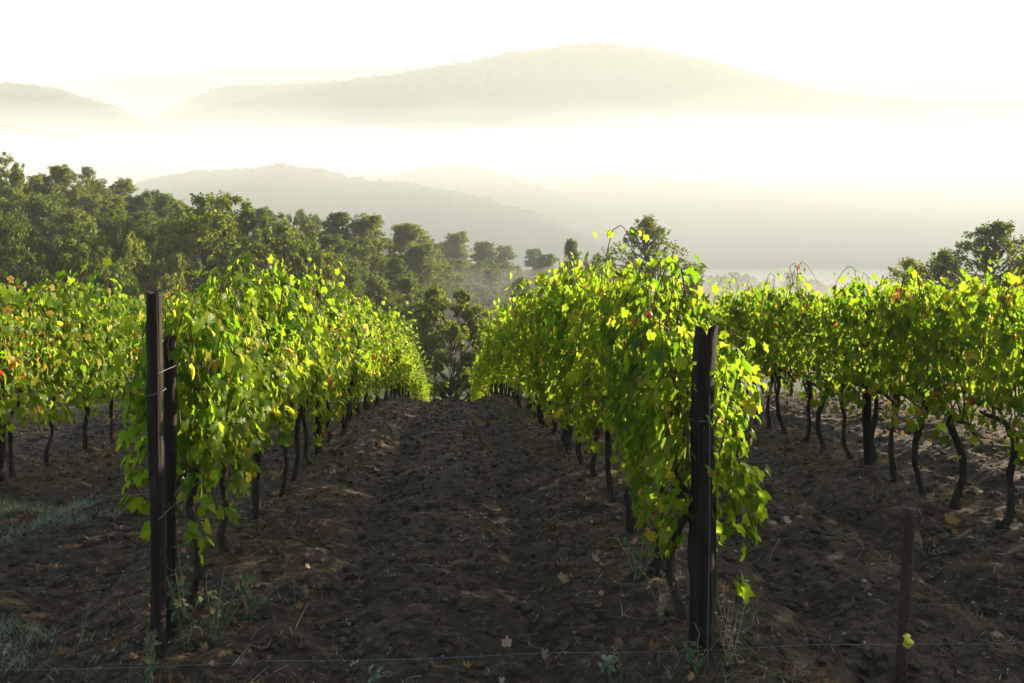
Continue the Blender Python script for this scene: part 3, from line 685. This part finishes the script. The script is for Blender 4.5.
# clods of earth
ICO = None
def ico_pts():
    t = (1 + 5 ** .5) / 2
    v = np.array([(-1, t, 0), (1, t, 0), (-1, -t, 0), (1, -t, 0), (0, -1, t), (0, 1, t), (0, -1, -t), (0, 1, -t), (t, 0, -1), (t, 0, 1), (-t, 0, -1), (-t, 0, 1)], float)
    f = np.array([(0, 11, 5), (0, 5, 1), (0, 1, 7), (0, 7, 10), (0, 10, 11), (1, 5, 9), (5, 11, 4), (11, 10, 2), (10, 7, 6), (7, 1, 8), (3, 9, 4), (3, 4, 2), (3, 2, 6), (3, 6, 8), (3, 8, 9), (4, 9, 5), (2, 4, 11), (6, 2, 10), (8, 6, 7), (9, 8, 1)])
    v /= np.linalg.norm(v[0]); vs = list(map(tuple, v)); fs = []; cache = {}
    def mid(a, b):
        k = (min(a, b), max(a, b))
        if k not in cache: m = unit((np.array(vs[a]) + np.array(vs[b]))); vs.append(tuple(m)); cache[k] = len(vs) - 1
        return cache[k]
    for a, b, c in f:
        ab, bc, ca = mid(a, b), mid(b, c), mid(c, a); fs += [(a, ab, ca), (b, bc, ab), (c, ca, bc), (ab, bc, ca)]
    return np.array(vs), np.array(fs)
IV, IF = ico_pts()
def lumps(name, n, smin, smax, mat, flat=.6, y1=24, pw=3.0):
    x, y = scatter(n, 3.2, y1); s = smin + (smax - smin) * lr.random(n) ** pw; z = ground(x, y)
    V = IV[None] * (1 + .55 * (lr.random((n, len(IV), 1)) - .5)) * s[:, None, None] * (np.array([1, 1, flat]) * lr.uniform(.7, 1.3, (n, 3)))[:, None, :]
    a = lr.uniform(0, 6.28, n); c_, s_ = np.cos(a)[:, None], np.sin(a)[:, None]
    X = V[..., 0] * c_ - V[..., 1] * s_; Y = V[..., 0] * s_ + V[..., 1] * c_
    V = np.stack([X + x[:, None], Y + y[:, None], V[..., 2] + (z + s * .22)[:, None]], -1)
    mb = MB(); mb.tris(V.reshape(-1, 3), (IF[None] + (np.arange(n) * len(IV))[:, None, None]).reshape(-1, 3))
    tag(link(name, mb.mesh(name, M[mat], shade=False)), kind='stuff')
lumps('soil_clods', 34000, .005, .036, 'clod')
lumps('pale_gravel', 3200, .003, .014, 'stone', .5, 22)
# dead leaves
n = 9000; x, y = scatter(n, 3.2, 26, power=1.7); keep = (rowdist(x) < .6) | (lr.random(n) < .34); x, y = x[keep], y[keep]; n = len(x)
mb = MB(); P_ = np.stack([x, y, ground(x, y) + .012], -1)
leaves(mb, P_, np.stack([lr.normal(0, .45, n), lr.normal(0, .45, n), np.ones(n)], -1), np.stack([lr.normal(0, 1, n), lr.normal(0, 1, n), lr.normal(0, .25, n)], -1),
       .042 * np.clip(lr.lognormal(-.65, .5, n), .15, .95), np.clip(lr.beta(1.6, 2.6, n), 0, 1), lr, VINE_P, VINE_T, VINE_V, droop=-.9, fold=.9)
tag(link('fallen_leaves', mb.mesh('fallen_leaves', M['dry_leaf'])), kind='stuff')
# straw, twigs
def blades(mb, x, y, z, length, width, lean, rng, seg=3, flat=False):
    n = len(x); a = rng.uniform(0, 6.28, n); dirx, diry = np.cos(a), np.sin(a); t = np.linspace(0, 1, seg + 1)
    up = np.sqrt(np.maximum(0, 1 - lean ** 2))
    bend = rng.uniform(0, .5, n)
    cx = x[:, None] + (length * lean)[:, None] * (t[None] + bend[:, None] * t[None] ** 2) * dirx[:, None]
    cy_ = y[:, None] + (length * lean)[:, None] * (t[None] + bend[:, None] * t[None] ** 2) * diry[:, None]
    cz = z[:, None] + (length * up)[:, None] * (t[None] - .35 * bend[:, None] * t[None] ** 2)
    w = width[:, None] * (1 - .85 * t[None]) * .5
    Lf = np.stack([cx - w * diry[:, None], cy_ + w * dirx[:, None], cz], -1); Rt = np.stack([cx + w * diry[:, None], cy_ - w * dirx[:, None], cz], -1)
    V = np.stack([Lf, Rt], 2).reshape(n, -1, 3); f = np.array([(2 * i, 2 * i + 1, 2 * i + 3, 2 * i + 2) for i in range(seg)])
    Fa = (f[None] + (np.arange(n) * V.shape[1])[:, None, None]).reshape(-1, 4)
    mb.tris(V.reshape(-1, 3), Fa, tint=np.repeat(np.clip(rng.normal(.5, .25, n), 0, 1), V.shape[1]))
n = 24000; x, y = scatter(n, 3.2, 24, power=1.6); keep = vnoise(x * 1.3, y * 1.3, 5) + .25 * (rowdist(x) < .5) > .45; x, y = x[keep], y[keep]; n = len(x)
mb = MB(); blades(mb, x, y, ground(x, y) + .012, np.clip(lr.lognormal(-3.1, .5, n), .015, .16), lr.uniform(.002, .006, n), np.full(n, .985), lr)
tag(link('straw_litter', mb.mesh('straw_litter', M['straw'])), kind='stuff')
mb = MB()
for k in range(90):
    x, y = scatter(1, 3.4, 14); a = lr.uniform(0, 6.28); L_ = lr.uniform(.15, .5); q = np.linspace(0, 1, 6)
    px = x + L_ * q * math.cos(a) + lr.normal(0, .012, 6); py = y + L_ * q * math.sin(a) + lr.normal(0, .012, 6)
    mb.tube(np.stack([px, py, ground(px, py) + .015 + lr.normal(0, .006, 6)], -1), np.linspace(.006, .003, 6), 5)
tag(link('twig_litter', mb.mesh('twig_litter', M['cane'])), kind='stuff')
# low weeds under the rows
n = 26000; x, y = scatter(n, 3.3, 24, power=1.5); rd = rowdist(x)
keep = (rd < .55) & (vnoise(x * 2.2, y * 1.6, 15) > .45); x, y = x[keep], y[keep]; n = len(x)
mb = MB(); blades(mb, x, y, ground(x, y), lr.uniform(.04, .24, n), lr.uniform(.003, .008, n), lr.uniform(.1, .9, n), lr)
tag(link('weed_grass', mb.mesh('weed_grass', M['weed'])), kind='stuff')
# mats of grey-green grass in the soil west of the square post, and the aisle
def mat_of_grass(u, v, depth, rx, ry, n, hmax, mat, name):
    x0, y0 = at(u, depth); r = np.sqrt(lr.random(n)); a = lr.uniform(0, 6.28, n)
    x = x0 + rx * r * np.cos(a); y = y0 + ry * r * np.sin(a); k = vnoise(x * 5, y * 5, 3) > .42; x, y = x[k], y[k]; m = len(x)
    mb = MB(); blades(mb, x, y, ground(x, y), lr.uniform(.3, 1, m) * hmax, lr.uniform(.003, .006, m), lr.uniform(.3, .95, m), lr)
    return mb
mb = mat_of_grass(22, 520, 7.4, .8, .6, 4200, .10, 'grey_grass', ''); m2 = mat_of_grass(8, 640, 4.95, .28, .25, 900, .10, 'grey_grass', '')
tag(link('pale_grass', mb.mesh('pale_grass', M['grey_grass'])), 'pale grey-green grass mat on the soil beside the outer vine row', 'grass', kind='stuff')
tag(link('pale_grass', m2.mesh('pale_grass', M['grey_grass'])), 'small grey-green grass patch low beside the square post', 'grass', kind='stuff')
# separate weed plants
def weed(u, depth, h, spread, n_st, label, mat='weed', leafy=True, group='weed plants around the posts'):
    x0, y0 = at(u, depth); root = link('weed_plant', None); root.location = (x0, y0, gz(x0, y0)); root.empty_display_size = .1
    tag(root, label, 'weed', group); sb = MB(); fb = MB(); P = []; N = []; Tp = []; S = []
    for k in range(n_st):
        a = lr.uniform(0, 6.28); hh = h * lr.uniform(.55, 1.05); q = np.linspace(0, 1, 6); sp = spread * lr.uniform(.2, 1)
        st = np.stack([math.cos(a) * sp * q ** 1.5 + lr.normal(0, .008, 6), math.sin(a) * sp * q ** 1.5 + lr.normal(0, .008, 6), hh * q - .03], -1)
        sb.tube(st, np.linspace(.003, .0012, 6), 5, tint=.6)
        m = int(hh / (.022 if leafy else .04)); z = lr.random(m) ** .8
        c = np.stack([np.interp(z, q, st[:, i]) for i in range(3)], -1); b = lr.uniform(0, 6.28, m)
        P.append(c); Tp.append(np.stack([np.cos(b), np.sin(b), lr.uniform(-.2, .8, m)], -1)); N.append(np.stack([lr.normal(0, .4, m), lr.normal(0, .4, m), np.ones(m)], -1)); S.append(lr.uniform(.022, .055, m) * (1 if leafy else .6))
    P, N, Tp, S = map(np.concatenate, (P, N, Tp, S))
    leaves(fb, P, N, Tp, S, np.clip(lr.normal(.5, .22, len(P)), 0, 1), lr, OVAL_P, OVAL_T, droop=.3, fold=.3)
    link('stem', sb.mesh('stem', M['straw']), root); link('foliage', fb.mesh('foliage', M[mat]), root)
weed(151, 4.35, .30, .05, 5, 'upright leafy green weed at the foot of the tall square post')
weed(186, 4.7, .55, .16, 9, 'tall straggly weed growing just behind the shorter dark post')
weed(216, 4.8, .38, .22, 8, 'spreading weed with yellowing leaves under the first sunlit vine', group='weed plants around the posts')
weed(248, 5.2, .26, .22, 7, 'low weed at the aisle edge under hanging vine leaves')
weed(696, 4.4, .24, .08, 5, 'leafy green weed right at the foot of the notched post')
weed(728, 4.45, .42, .14, 11, 'clump of dry golden stalks beside the notched post', 'straw', False)
weed(660, 5.1, .34, .16, 8, 'dry brown weed around the vine trunk behind the notched post', 'straw', False)
weed(640, 5.7, .30, .2, 8, 'dull green weed under the shady vines by the aisle')
weed(20, 5.0, .12, .16, 6, 'tiny grey weed in the corner soil beside the grass patch', 'grey_grass')
weed(612, 4.6, .10, .14, 7, 'low grey-green rosette weed in the dirt aisle', 'grey_grass')
weed(372, 4.55, .09, .12, 7, 'small grey rosette weed on the soil between the two posts', 'grey_grass')
weed(925, 6.4, .16, .2, 8, 'low weed under the vine trunks upslope of the thin stake')
weed(832, 6.8, .12, .16, 6, 'tiny green weed on bare soil west of the thin stake')
# a few single leaves and stones one can pick out
def single_leaf(u, v, tint, label, size=.07):
    for d in np.arange(3.6, 14, .02):
        x, y = at(u, d)
        if height_at(v, d) <= gz(x, y): break
    mb = MB(); one = np.array([[0.0, 0, 0]])
    leaves(mb, one, np.array([[.2, -.5, 1.0]]), np.array([[lr.normal(), lr.normal(), .1]]), np.array([size]), np.array([tint]), lr, VINE_P, VINE_T, VINE_V, droop=-.4, fold=.4)
    o = link('fallen_leaf', mb.mesh('fallen_leaf', M['dry_leaf'])); o.location = (x, y, gz(x, y) + .025)
    tag(o, label, 'leaf', 'single fallen leaves on the soil')
single_leaf(952, 526, .66, 'curled orange leaf lying between the two vine trunks above the stake', .085)
single_leaf(918, 544, .68, 'orange leaf lying on soil just beside the top of the stake', .06)
single_leaf(562, 584, .8, 'tan curled leaf lying in the dirt aisle', .05)
single_leaf(786, 524, .9, 'pale grey leaf lying on bare soil between the notched post and stake row', .05)
single_leaf(478, 410, .55, 'reddish leaf at the crest of the dirt aisle', .12)
